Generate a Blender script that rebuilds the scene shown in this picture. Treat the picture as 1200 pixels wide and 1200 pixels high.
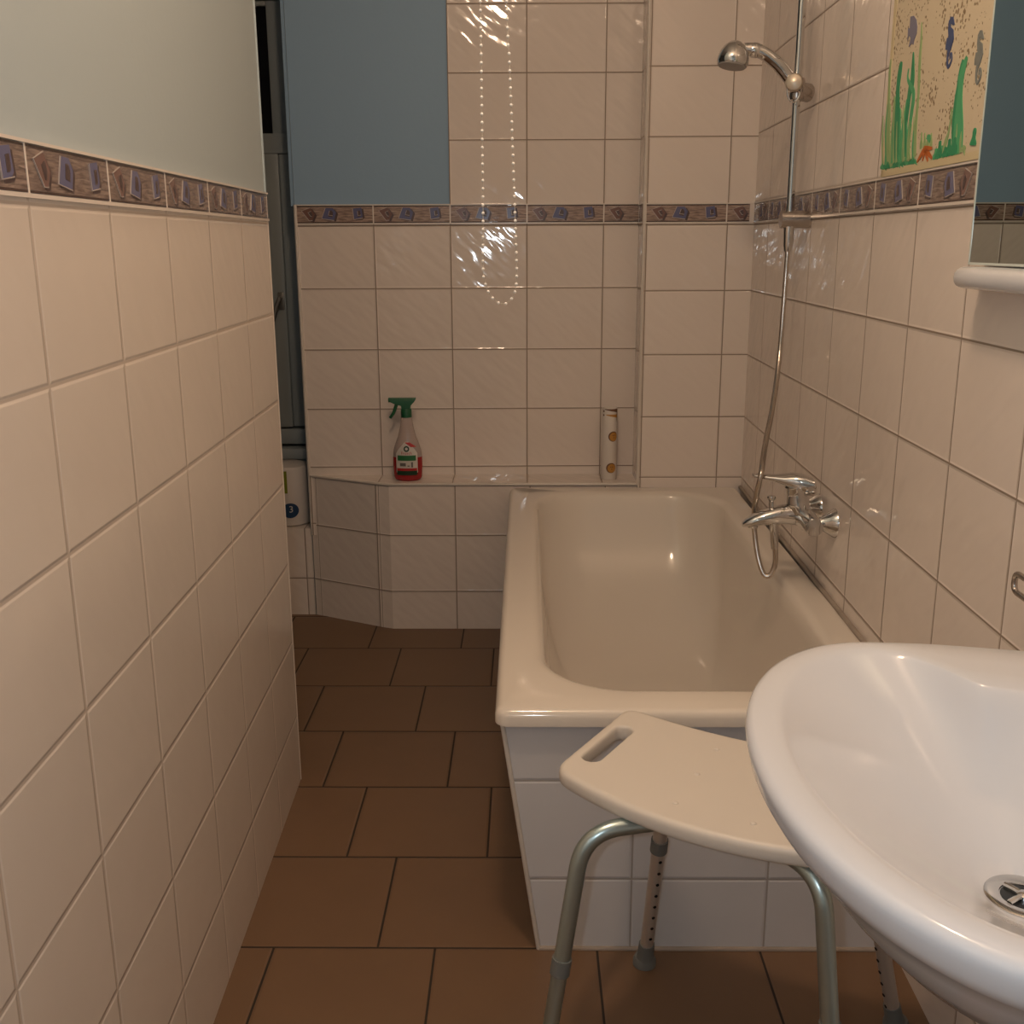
import bpy, bmesh, math, random
from mathutils import Vector, Matrix
random.seed(7)
S = bpy.context.scene
COL = S.collection
for o in list(bpy.data.objects):
    bpy.data.objects.remove(o)
PI = math.pi

# ------------------------------------------------------------------ camera
PITCH, YAW, ROLL = .2503, .0137, -.0046
cd = bpy.data.cameras.new('camera'); cam = bpy.data.objects.new('camera', cd); COL.objects.link(cam)
cd.sensor_width = 36; cd.lens = 36 * 1234 / 1200; cd.clip_start = .02; cd.clip_end = 50
_r = Vector((1, 0, 0)); _f = Vector((0, math.cos(PITCH), -math.sin(PITCH))); _u = Vector((0, math.sin(PITCH), math.cos(PITCH)))
_r2 = _r * math.cos(ROLL) + _u * math.sin(ROLL); _u2 = _u * math.cos(ROLL) - _r * math.sin(ROLL)
_m = Matrix((_r2, _u2, -_f)).transposed()
_m = Matrix.Rotation(YAW, 3, 'Z') @ _m
cam.matrix_world = Matrix.Translation((0, 0, 1.30)) @ _m.to_4x4()
S.camera = cam

# ------------------------------------------------------------------ world, light, exposure
w = bpy.data.worlds.new('world'); S.world = w; w.use_nodes = True
w.node_tree.nodes['Background'].inputs[0].default_value = (.02, .022, .03, 1)
w.node_tree.nodes['Background'].inputs[1].default_value = 1.0
S.view_settings.view_transform = 'Standard'
S.view_settings.look = 'None'
S.view_settings.gamma = 1
S.view_settings.exposure = -0.62
S.view_settings.use_curve_mapping = False

def point_light(name, loc, power, color, radius):
    l = bpy.data.lights.new(name, 'POINT'); l.energy = power; l.color = color; l.shadow_soft_size = radius
    o = bpy.data.objects.new(name, l); COL.objects.link(o); o.location = loc
    return o
LAMP = (-.03, 1.20, 2.57)
point_light('ceiling_lamp_bulb', LAMP, 47, (1.0, .70, .475), .075)
point_light('camera_flash', (-.06, -.02, 1.33), 15.0, (.86, .94, 1.0), .012)

# ------------------------------------------------------------------ helpers
def link(name, me, mat=None, parent=None):
    o = bpy.data.objects.new(name, me); COL.objects.link(o)
    if mat is not None:
        for m in (mat if isinstance(mat, (list, tuple)) else [mat]):
            me.materials.append(m)
    if parent is not None: o.parent = parent
    return o
def fin(bm, name, mat, parent=None, smooth=35):
    bmesh.ops.recalc_face_normals(bm, faces=bm.faces[:])
    if smooth:
        a = math.radians(smooth)
        for f in bm.faces: f.smooth = True
        for e in bm.edges:
            if len(e.link_faces) == 2 and e.calc_face_angle(0) > a: e.smooth = False
    me = bpy.data.meshes.new(name); bm.to_mesh(me); bm.free()
    return link(name, me, mat, parent)
def tag(o, label=None, cat=None, group=None, kind=None):
    if label: o['label'] = label
    if cat: o['category'] = cat
    if group: o['group'] = group
    if kind: o['kind'] = kind
    return o
def empty(name, loc, label, cat, group=None, rz=0):
    o = bpy.data.objects.new(name, None); COL.objects.link(o); o.location = loc; o.rotation_euler = (0, 0, rz)
    o.empty_display_size = .05
    bpy.context.view_layer.update()
    return tag(o, label, cat, group)
def keep(o, root):
    """parent a mesh built in world coordinates under root"""
    o.parent = root; bpy.context.view_layer.update(); o.matrix_parent_inverse = root.matrix_world.inverted(); return o
def box(bm, x0, x1, y0, y1, z0, z1, mi=0):
    v = [bm.verts.new(p) for p in ((x0,y0,z0),(x1,y0,z0),(x1,y1,z0),(x0,y1,z0),(x0,y0,z1),(x1,y0,z1),(x1,y1,z1),(x0,y1,z1))]
    fs = []
    for i in ((0,3,2,1),(4,5,6,7),(0,1,5,4),(1,2,6,5),(2,3,7,6),(3,0,4,7)):
        f = bm.faces.new([v[k] for k in i]); f.material_index = mi; fs.append(f)
    return v, fs
def bevel(bm, w, seg=3):
    bmesh.ops.bevel(bm, geom=bm.edges[:], offset=w, segments=seg, profile=.5, affect='EDGES')
def loft(bm, rings, cap0=True, cap1=True, closed=True, mi=0):
    vr = [[bm.verts.new(p) for p in r] for r in rings]
    n = len(rings[0])
    for a, b in zip(vr, vr[1:]):
        for i in range(n if closed else n - 1):
            j = (i + 1) % n
            f = bm.faces.new((a[i], a[j], b[j], b[i])); f.material_index = mi
    if cap0: bm.faces.new(vr[0][::-1]).material_index = mi
    if cap1: bm.faces.new(vr[-1]).material_index = mi
    return vr
def tube(bm, path, rad, n=16, caps=True, mi=0):
    P = [Vector(p) for p in path]; rings = []
    t = (P[1] - P[0]).normalized()
    a = t.orthogonal().normalized()
    for i, p in enumerate(P):
        d = (P[min(i+1, len(P)-1)] - P[max(i-1, 0)])
        if d.length > 1e-9: d.normalize()
        else: d = t
        a = (a - d * a.dot(d)).normalized(); b = d.cross(a)
        r = rad[i] if isinstance(rad, (list, tuple)) else rad
        rings.append([p + (a * math.cos(2*PI*k/n) + b * math.sin(2*PI*k/n)) * r for k in range(n)])
        t = d
    return loft(bm, rings, caps, caps, True, mi)
def lathe(bm, prof, org, axis=(0,0,1), n=32, caps=True, mi=0):
    ax = Vector(axis).normalized(); a = ax.orthogonal().normalized(); b = ax.cross(a); o = Vector(org)
    rings = [[o + ax * z + (a * math.cos(2*PI*k/n) + b * math.sin(2*PI*k/n)) * max(r, 1e-5) for k in range(n)] for r, z in prof]
    return loft(bm, rings, caps, caps, True, mi)
def fillet(pts, r, n=8):
    """round the inner corners of a polyline"""
    P = [Vector(p) for p in pts]; out = [P[0]]
    for i in range(1, len(P)-1):
        a = (P[i-1]-P[i]); b = (P[i+1]-P[i]); la, lb = a.length, b.length; a.normalize(); b.normalize()
        ang = a.angle(b); d = min(r / math.tan(ang/2), la*.49, lb*.49)
        p0, p1 = P[i]+a*d, P[i]+b*d
        for k in range(n+1):
            t = k/n; out.append(p0*(1-t)**2 + P[i]*2*t*(1-t) + p1*t*t)
    out.append(P[-1]); return out
def resample(path, step):
    P = [Vector(p) for p in path]; L = [0]
    for a, b in zip(P, P[1:]): L.append(L[-1] + (b-a).length)
    n = max(2, int(L[-1]/step)); out = []; j = 0
    for i in range(n+1):
        s = L[-1]*i/n
        while j < len(L)-2 and L[j+1] < s: j += 1
        t = (s-L[j])/max(1e-9, L[j+1]-L[j]); out.append(P[j].lerp(P[j+1], min(1, t)))
    return out
def spline(pts, n=10):
    P = [Vector(p) for p in pts]; out = []
    for i in range(len(P)-1):
        p0 = P[max(i-1,0)]; p1 = P[i]; p2 = P[i+1]; p3 = P[min(i+2,len(P)-1)]
        for k in range(n):
            t = k/n
            out.append(.5*((2*p1)+(p2-p0)*t+(2*p0-5*p1+4*p2-p3)*t*t+(3*p1-p0-3*p2+p3)*t**3))
    out.append(P[-1]); return out
def rrect(x0, x1, y0, y1, r, z, n=10):
    out = []
    for cx, cy, a0 in ((x1-r,y1-r,0),(x0+r,y1-r,PI/2),(x0+r,y0+r,PI),(x1-r,y0+r,1.5*PI)):
        for k in range(n+1):
            a = a0 + PI/2*k/n; out.append((cx+r*math.cos(a), cy+r*math.sin(a), z))
    return out

class Frame:
    """a wall plane: s runs along it, z up, n out into the room"""
    def __init__(self, O, Sd, N):
        self.O, self.S, self.N = Vector(O), Vector(Sd).normalized(), Vector(N).normalized()
    def p(self, s, z, n=0.):
        return self.O + self.S*s + self.N*n + Vector((0,0,z))
LEFT = Frame((-.528+.03*1.16, 0, 0), (-.03, 1, 0), (1, .03, 0))
RIGHT = Frame((.6892-.0135*1.446, 0, 0), (.0135, 1, 0), (-1, .0135, 0))
BACK = Frame((0, 3.597, 0), (1, .018, 0), (.018, -1, 0))
PIL = Frame((0, 3.43, 0), (1, 0, 0), (0, -1, 0))

def wquad(bm, uvl, fr, s0, s1, z0, z1, n=0., uv=None, mi=0):
    v = [bm.verts.new(fr.p(s, z, n)) for s, z in ((s0,z0),(s1,z0),(s1,z1),(s0,z1))]
    f = bm.faces.new(v); f.material_index = mi
    if uv:
        so, wt, zo, tt = uv
        for l, (s, z) in zip(f.loops, ((s0,z0),(s1,z0),(s1,z1),(s0,z1))):
            l[uvl].uv = ((s-so)/wt, (z-zo)/tt)
    return f
def wpoly(bm, fr, pts, n0, n1, mi=0):
    """a thin raised polygon on a wall"""
    a = [bm.verts.new(fr.p(s, z, n1)) for s, z in pts]; b = [bm.verts.new(fr.p(s, z, n0)) for s, z in pts]
    bm.faces.new(a).material_index = mi
    for i in range(len(pts)):
        j = (i+1) % len(pts); bm.faces.new((a[i], b[i], b[j], a[j])).material_index = mi
def stroke(bm, fr, pts, wd, n0, n1, mi=0):
    """a thin raised ribbon along a 2-D polyline; wd number or list of widths"""
    L, R = [], []
    for i, p in enumerate(pts):
        q0 = Vector(pts[max(i-1,0)]); q1 = Vector(pts[min(i+1,len(pts)-1)]); d = (q1-q0).normalized(); nn = Vector((-d.y, d.x))
        h = (wd[i] if isinstance(wd, (list,tuple)) else wd)/2
        L.append(Vector(p)+nn*h); R.append(Vector(p)-nn*h)
    va = [bm.verts.new(fr.p(q.x,q.y,n1)) for q in L]; vb = [bm.verts.new(fr.p(q.x,q.y,n1)) for q in R]
    vc = [bm.verts.new(fr.p(q.x,q.y,n0)) for q in L]; vd = [bm.verts.new(fr.p(q.x,q.y,n0)) for q in R]
    for i in range(len(pts)-1):
        for q in ((va[i],va[i+1],vb[i+1],vb[i]),(vc[i],vc[i+1],va[i+1],va[i]),(vb[i],vb[i+1],vd[i+1],vd[i])):
            bm.faces.new(q).material_index = mi

# ------------------------------------------------------------------ materials
def nmat(name):
    m = bpy.data.materials.new(name); m.use_nodes = True
    return m, m.node_tree, m.node_tree.nodes['Principled BSDF']
def simple(name, col, rough=.5, metal=0., spec=.5, coat=0., trans=0., bump=0., bscale=200., var=0., vscale=6.):
    m, nt, b = nmat(name)
    b.inputs['Base Color'].default_value = (*col, 1); b.inputs['Roughness'].default_value = rough
    b.inputs['Metallic'].default_value = metal; b.inputs['Specular IOR Level'].default_value = spec
    b.inputs['Coat Weight'].default_value = coat; b.inputs['Coat Roughness'].default_value = .05
    b.inputs['Transmission Weight'].default_value = trans
    tc = nt.nodes.new('ShaderNodeTexCoord')
    if var:
        nz = nt.nodes.new('ShaderNodeTexNoise'); nz.inputs['Scale'].default_value = vscale; nz.inputs['Detail'].default_value = 4
        nt.links.new(tc.outputs['Object'], nz.inputs['Vector'])
        mx = nt.nodes.new('ShaderNodeMix'); mx.data_type = 'RGBA'
        mx.inputs[6].default_value = (*[c*(1-var) for c in col], 1); mx.inputs[7].default_value = (*[min(1, c*(1+var)) for c in col], 1)
        nt.links.new(nz.outputs['Fac'], mx.inputs[0]); nt.links.new(mx.outputs[2], b.inputs['Base Color'])
    if bump:
        nz = nt.nodes.new('ShaderNodeTexNoise'); nz.inputs['Scale'].default_value = bscale; nz.inputs['Detail'].default_value = 3
        nt.links.new(tc.outputs['Object'], nz.inputs['Vector'])
        bp = nt.nodes.new('ShaderNodeBump'); bp.inputs['Strength'].default_value = bump; bp.inputs['Distance'].default_value = .002
        nt.links.new(nz.outputs['Fac'], bp.inputs['Height']); nt.links.new(bp.outputs['Normal'], b.inputs['Normal'])
    return m
def mth(nt, op, a, b=None, c=None):
    n = nt.nodes.new('ShaderNodeMath'); n.operation = op
    for i, v in enumerate((a, b, c)):
        if v is None: continue
        if isinstance(v, (int, float)): n.inputs[i].default_value = v
        else: nt.links.new(v, n.inputs[i])
    return n.outputs[0]
def tile_mat(name, wt, tt, base, grout, gw=.003, rough=.10, relief=1.0, shift=0., var=.05, tint=(1,1,1), spec=.5):
    """tiles with a gently rippled glaze; UV holds tile units, `shift` moves each row sideways"""
    m, nt, b = nmat(name)
    uv = nt.nodes.new('ShaderNodeUVMap'); sep = nt.nodes.new('ShaderNodeSeparateXYZ'); nt.links.new(uv.outputs[0], sep.inputs[0])
    u, v = sep.outputs[0], sep.outputs[1]
    row = mth(nt, 'FLOOR', v)
    if shift: u = mth(nt, 'ADD', u, mth(nt, 'MULTIPLY', row, shift))
    colm = mth(nt, 'FLOOR', u)
    def edge(x, size):
        f = mth(nt, 'FRACT', x); d = mth(nt, 'MINIMUM', f, mth(nt, 'SUBTRACT', 1., f)); return mth(nt, 'MULTIPLY', d, size)
    d = mth(nt, 'MINIMUM', edge(u, wt), edge(v, tt))
    mr = nt.nodes.new('ShaderNodeMapRange'); mr.inputs[1].default_value = gw*.42; mr.inputs[2].default_value = gw*.62
    nt.links.new(d, mr.inputs[0]); mask = mr.outputs[0]
    mr2 = nt.nodes.new('ShaderNodeMapRange'); mr2.interpolation_type = 'SMOOTHSTEP'; mr2.inputs[1].default_value = gw*.3; mr2.inputs[2].default_value = gw*1.7
    nt.links.new(d, mr2.inputs[0])
    # metric coordinates + a jump per tile so that the pattern does not run across the grout
    cmb = nt.nodes.new('ShaderNodeCombineXYZ')
    nt.links.new(mth(nt, 'ADD', mth(nt, 'MULTIPLY', u, wt), mth(nt, 'MULTIPLY', colm, .37)), cmb.inputs[0])
    nt.links.new(mth(nt, 'ADD', mth(nt, 'MULTIPLY', v, tt), mth(nt, 'MULTIPLY', row, .53)), cmb.inputs[1])
    mp = nt.nodes.new('ShaderNodeMapping'); mp.inputs['Rotation'].default_value = (0, 0, math.radians(42)); nt.links.new(cmb.outputs[0], mp.inputs[0])
    mp2 = nt.nodes.new('ShaderNodeMapping'); mp2.inputs['Scale'].default_value = (11, 30, 1); nt.links.new(mp.outputs[0], mp2.inputs[0])
    nz = nt.nodes.new('ShaderNodeTexNoise'); nz.inputs['Scale'].default_value = 1; nz.inputs['Detail'].default_value = 1.2; nt.links.new(mp2.outputs[0], nz.inputs['Vector'])
    nz2 = nt.nodes.new('ShaderNodeTexNoise'); nz2.inputs['Scale'].default_value = 9; nz2.inputs['Detail'].default_value = 4; nt.links.new(cmb.outputs[0], nz2.inputs['Vector'])
    wn = nt.nodes.new('ShaderNodeTexWhiteNoise'); wn.noise_dimensions = '2D'
    c2 = nt.nodes.new('ShaderNodeCombineXYZ'); nt.links.new(row, c2.inputs[0]); nt.links.new(colm, c2.inputs[1]); nt.links.new(c2.outputs[0], wn.inputs['Vector'])
    fac = mth(nt, 'ADD', mth(nt, 'MULTIPLY', nz2.outputs['Fac'], .75), mth(nt, 'MULTIPLY', wn.outputs['Value'], .25))
    mx = nt.nodes.new('ShaderNodeMix'); mx.data_type = 'RGBA'
    mx.inputs[6].default_value = (*[c*(1-var)*t for c, t in zip(base, tint)], 1); mx.inputs[7].default_value = (*[min(1, c*(1+var)) for c in base], 1)
    nt.links.new(fac, mx.inputs[0])
    mg = nt.nodes.new('ShaderNodeMix'); mg.data_type = 'RGBA'; mg.inputs[6].default_value = (*grout, 1)
    nt.links.new(mask, mg.inputs[0]); nt.links.new(mx.outputs[2], mg.inputs[7]); nt.links.new(mg.outputs[2], b.inputs['Base Color'])
    rr = mth(nt, 'MULTIPLY_ADD', mask, rough-.75, .75); nt.links.new(rr, b.inputs['Roughness'])
    b.inputs['Specular IOR Level'].default_value = spec
    b1 = nt.nodes.new('ShaderNodeBump'); b1.inputs['Strength'].default_value = 1; b1.inputs['Distance'].default_value = .0009*relief
    nt.links.new(nz.outputs['Fac'], b1.inputs['Height'])
    b2 = nt.nodes.new('ShaderNodeBump'); b2.inputs['Strength'].default_value = 1; b2.inputs['Distance'].default_value = .0011
    nt.links.new(mr2.outputs[0], b2.inputs['Height']); nt.links.new(b1.outputs['Normal'], b2.inputs['Normal']); nt.links.new(b2.outputs['Normal'], b.inputs['Normal'])
    return m
def wood_band(name, k=1.):
    """printed driftwood strip of the tile border: fine streaks along the band, dark lines at its edges"""
    m, nt, b = nmat(name)
    uv = nt.nodes.new('ShaderNodeUVMap'); sep = nt.nodes.new('ShaderNodeSeparateXYZ'); nt.links.new(uv.outputs[0], sep.inputs[0])
    mp = nt.nodes.new('ShaderNodeMapping'); mp.inputs['Scale'].default_value = (7, 13, 1); nt.links.new(uv.outputs[0], mp.inputs[0])
    nz = nt.nodes.new('ShaderNodeTexNoise'); nz.inputs['Scale'].default_value = 1; nz.inputs['Detail'].default_value = 5; nz.inputs['Distortion'].default_value = .8; nt.links.new(mp.outputs[0], nz.inputs[0])
    cr = nt.nodes.new('ShaderNodeValToRGB'); nt.links.new(nz.outputs['Fac'], cr.inputs[0])
    cr.color_ramp.elements[0].position = .36; cr.color_ramp.elements[0].color = (.16*k, .115*k, .10*k, 1)
    cr.color_ramp.elements[1].position = .66; cr.color_ramp.elements[1].color = (.36*k, .27*k, .225*k, 1)
    v = sep.outputs[1]; e = mth(nt, 'MINIMUM', v, mth(nt, 'SUBTRACT', 1., v)); dk = mth(nt, 'LESS_THAN', e, .055)
    mx = nt.nodes.new('ShaderNodeMix'); mx.data_type = 'RGBA'; mx.inputs[7].default_value = (.06, .035, .03, 1)
    nt.links.new(dk, mx.inputs[0]); nt.links.new(cr.outputs[0], mx.inputs[6]); nt.links.new(mx.outputs[2], b.inputs['Base Color'])
    b.inputs['Roughness'].default_value = .10
    bp = nt.nodes.new('ShaderNodeBump'); bp.inputs['Distance'].default_value = .0012; nt.links.new(nz.outputs['Fac'], bp.inputs['Height']); nt.links.new(bp.outputs['Normal'], b.inputs['Normal'])
    return m
TW, TT = .2525, .2025
CREAM = (.80,.715,.65)
GROUT = (.30, .235, .185)
M = {}
M['tile'] = tile_mat('wall_tile_glaze', TW, TT, CREAM, GROUT, .0034, .07, relief=2.4, var=.035)
M['tile_left'] = tile_mat('left_wall_tile_glaze', .244, .195, (.74, .665, .59), (.56,.48,.41), .0036, .15, relief=.9, var=.035)
M['tile_apron'] = tile_mat('bath_panel_tile_glaze', TW, .202, (.70,.695,.71), (.42,.39,.37), .0034, .16, relief=.7)
M['floor'] = tile_mat('brown_floor_tile', .3075, .3055, (.190,.110,.060), (.025,.017,.012), .0042, .42, relief=.25, shift=.356, var=.10)
M['wood'] = wood_band('driftwood_print', .92)
M['wood_lit'] = wood_band('lit_driftwood_print', 1.35)  # same print, stronger light on the back and pilaster put into its colour
M['paint'] = simple('pale_grey_green_paint', (.44,.515,.54), .75, bump=.15, bscale=90)
M['blue'] = simple('grey_blue_paint', (.265,.41,.57), .6, bump=.15, bscale=90)
M['plaster'] = simple('white_plaster', (.70, .68, .64), .85)
M['pencil'] = simple('cream_pencil_tile', (.78,.71,.64), .2)
M['motif_brown'] = simple('brown_rose_motif', (.20,.115,.10), .2)
M['motif_blue'] = simple('violet_blue_motif', (.13,.135,.25), .2)
M['motif_dark'] = simple('dark_motif_print', (.085,.055,.055), .3)  # dark spots that belong to the printed border shapes
M['motif_line'] = simple('pale_motif_outline', (.46,.40,.37), .25)
M['enamel'] = simple('cream_bath_enamel', (.79,.725,.645), .09, coat=.3, var=.015)
M['ceramic'] = simple('white_sanitary_ceramic', (.685,.70,.74), .11)
M['seat'] = simple('ivory_moulded_plastic', (.77, .715, .645), .38, bump=.06, bscale=500)
M['alu'] = simple('brushed_grey_blue_aluminium', (.48,.59,.60), .30, .9, bump=.03, bscale=900)
M['alu_warm'] = simple('warm_anodised_aluminium', (.62,.56,.50), .40, .55)
M['rubber'] = simple('grey_rubber', (.17, .175, .165), .7)
M['hole'] = simple('dark_hole', (.008, .007, .006), .8)
M['chrome'] = simple('polished_chrome', (.66,.655,.65), .06, 1.0)
M['chrome_satin'] = simple('satin_chrome', (.50, .46, .43), .27, 1.0)
M['hosemetal'] = simple('ribbed_chrome_hose', (.62, .56, .50), .22, 1.0)
M['mirror'] = simple('mirror_silver', (.62, .70, .68), .0, 1.0)
M['mirror_edge'] = simple('polished_glass_edge', (.60, .66, .62), .12)
M['frame'] = simple('grey_white_window_lacquer', (.27,.31,.325), .5, var=.05)
M['frame_blue'] = simple('blue_grey_window_lacquer', (.30,.34,.35), .45)
M['night'] = simple('night_glass', (.006, .006, .009), .06)
M['bead'] = simple('white_plastic_bead', (.93,.92,.90), .3)
M['cord'] = simple('white_cord', (.55, .50, .44), .7)
M['caulk'] = simple('grey_stained_sealant', (.36,.30,.25), .6, var=.35, vscale=14)
M['trim'] = simple('cream_plastic_tile_edge', (.70, .64, .575), .28)

# ------------------------------------------------------------------ setting
def uvbm():
    bm = bmesh.new(); return bm, bm.loops.layers.uv.new('UVMap')
def structure(o): return tag(o, kind='structure')
CEIL = 2.85; YF = -1.3
# floor
bm, uvl = uvbm()
vs = [bm.verts.new(p) for p in ((-1.8,YF,0),(.75,YF,0),(.75,3.9,0),(-1.8,3.9,0))]; f = bm.faces.new(vs)
for l in f.loops:
    x, y, _ = l.vert.co; l[uvl].uv = ((x+.174)/.3075 - .356*-1, (y-1.7345)/.3055)
structure(fin(bm, 'floor', M['floor'], smooth=0))
bm = bmesh.new(); box(bm, -1.85, .8, YF-.05, 3.95, CEIL, CEIL+.05)
structure(fin(bm, 'ceiling', M['plaster'], smooth=0))
bm = bmesh.new(); box(bm, -1.85, .8, YF-.06, YF, 0, CEIL)
structure(fin(bm, 'wall_front', M['paint'], smooth=0))

# left wall: a partition with an end; tiled below, painted above
LB0, LB1, LEND = 1.3485, 1.408, 2.388
bm, uvl = uvbm()
gl = (1.160, .244, 1.3425-7*.195, .195)
wquad(bm, uvl, LEFT, YF, LEND, 0, LB0, 0, gl, 0)
wquad(bm, uvl, LEFT, YF, LEND, LB0, CEIL, -.004, None, 1)
# its end and the far side
e0, e1 = LEFT.p(LEND, 0, 0), LEFT.p(LEND, CEIL, 0)
v = [bm.verts.new(p) for p in (e0, (-1.8, e0.y+.01, 0), (-1.8, e0.y+.01, CEIL), e1)]
bm.faces.new(v).material_index = 1
structure(fin(bm, 'wall_left', [M['tile_left'], M['paint']], smooth=0))
# right wall
RB0, RB1 = 1.356, 1.420
bm, uvl = uvbm()
wquad(bm, uvl, RIGHT, YF, 3.75, 0, RB0, 0, (1.446, TW, RB0-.004-7*TT, TT))
wquad(bm, uvl, RIGHT, YF, 3.75, RB0, RB1, 0, (1.446, TW, RB0-.004-7*TT, TT))
wquad(bm, uvl, RIGHT, 1.2, 3.75, RB1, CEIL, 0, (1.446, TW, RB1, TT))
wquad(bm, uvl, RIGHT, YF, 1.2, RB1, CEIL, 0, (1.446, TW, RB1, TT))
structure(fin(bm, 'wall_right', M['tile'], smooth=0))
# back wall: tiles to the border, then grey-blue paint on the left and tiles on the right
XL, XM, XR = -.758, -.249, .372
bm, uvl = uvbm()
gb = (-.753, TW, RB0-7*TT, TT)
wquad(bm, uvl, BACK, XL, XR+.01, .30, RB0, 0, gb)
wquad(bm, uvl, BACK, XL, XR+.01, RB0, RB1, -.001, gb)
wquad(bm, uvl, BACK, XM, XR+.01, RB1, CEIL, 0, (-.753, TW, RB1, TT))
wquad(bm, uvl, BACK, XL-.012, XM, RB1, CEIL, -.005, None, 1)
v = [bm.verts.new(p) for p in (BACK.p(XL,0,0), BACK.p(XL,0,-.26), BACK.p(XL,CEIL,-.26), BACK.p(XL,CEIL,0))]; bm.faces.new(v).material_index = 2
structure(fin(bm, 'wall_back', [M['tile'], M['blue'], M['frame']], smooth=0))
# pilaster that boxes in the pipes in the right corner
bm, uvl = uvbm()
wquad(bm, uvl, PIL, XR, .73, 0, RB0, 0, (.3801, TW, RB0-.004-7*TT, TT))
wquad(bm, uvl, PIL, XR, .73, RB0, RB1, 0, (.3801, TW, RB0-.004-7*TT, TT))
wquad(bm, uvl, PIL, XR, .73, RB1, CEIL, 0, (.3801, TW, RB1-.008, TT))
PSIDE = Frame((XR, 3.43, 0), (0, 1, 0), (-1, 0, 0))
wquad(bm, uvl, PSIDE, 0, .2, 0, RB0, 0, (-.1, TW, RB0-7*TT, TT)); wquad(bm, uvl, PSIDE, 0, .2, RB0, RB1, 0, (-.1, TW, RB0-7*TT, TT)); wquad(bm, uvl, PSIDE, 0, .2, RB1, CEIL, 0, (-.1, TW, RB1, TT))
structure(fin(bm, 'wall_pilaster', M['tile'], smooth=0))
# tiled ledge along the back wall, cut off at an angle on the left
LZ = .517
lp = [(-.758, 3.592), (-.735, 3.581), (-.50, 3.462), (-.462, 3.447), (.372, 3.447)]
bm, uvl = uvbm()
acc = 0; seams = [0, .026, .026+.2525, 0, .045]
segu = [(0, .10), (.0, 1.04), (0, .16), (.115, 3.42)]
for (a, b), (u0, u1) in zip(zip(lp, lp[1:]), segu):
    v = [bm.verts.new(p) for p in ((*a,0),(*b,0),(*b,LZ),(*a,LZ))]; f = bm.faces.new(v)
    for l, (uu, z) in zip(f.loops, ((u0,0),(u1,0),(u1,LZ),(u0,LZ))): l[uvl].uv = (uu, (z-.137)/.2)
top = [bm.verts.new((x, y, LZ)) for x, y in lp] + [bm.verts.new(BACK.p(XR, LZ, -.02)), bm.verts.new(BACK.p(XL, LZ, -.02))]
f = bm.faces.new(top)
for l in f.loops: l[uvl].uv = ((l.vert.co.x+.753)/TW, (l.vert.co.y-3.447)/TT*.8+.05)
structure(fin(bm, 'wall_ledge', M['tile'], smooth=0))
bm = bmesh.new(); tube(bm, [(x, y, LZ-.003) for x, y in lp], .0055, 10)
structure(fin(bm, 'trim_1', M['trim'], smooth=60))
# wall under the window, its tiled step and the recess behind the left partition
bm, uvl = uvbm()
NZ = .322
v = [bm.verts.new(p) for p in ((-1.8,3.592,0),(-.760,3.592,0),(-.760,3.592,NZ),(-1.8,3.592,NZ))]; f = bm.faces.new(v)
for l, q in zip(f.loops, ((0,.0),(4.1,.0),(4.1,.322),(0,.322))): l[uvl].uv = (q[0], (q[1]-.137)/.2)
v = [bm.verts.new(p) for p in ((-1.8,3.592,NZ),(-.760,3.592,NZ),(-.760,3.80,NZ),(-1.8,3.80,NZ))]; f = bm.faces.new(v)
for l, q in zip(f.loops, ((0,.1),(4.1,.1),(4.1,.9),(0,.9))): l[uvl].uv = q
v = [bm.verts.new(p) for p in ((-1.8,3.80,NZ),(-.70,3.80,NZ),(-.70,3.80,.575),(-1.8,3.80,.575))]; bm.faces.new(v).material_index = 1
v = [bm.verts.new(p) for p in ((-1.8,3.86,.5),(-.70,3.86,.5),(-.70,3.86,CEIL),(-1.8,3.86,CEIL))]; bm.faces.new(v).material_index = 1
v = [bm.verts.new(p) for p in ((-1.8,2.3,0),(-1.8,3.9,0),(-1.8,3.9,CEIL),(-1.8,2.3,CEIL))]; bm.faces.new(v).material_index = 1
structure(fin(bm, 'wall_recess', [M['tile'], M['frame']], smooth=0))

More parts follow.
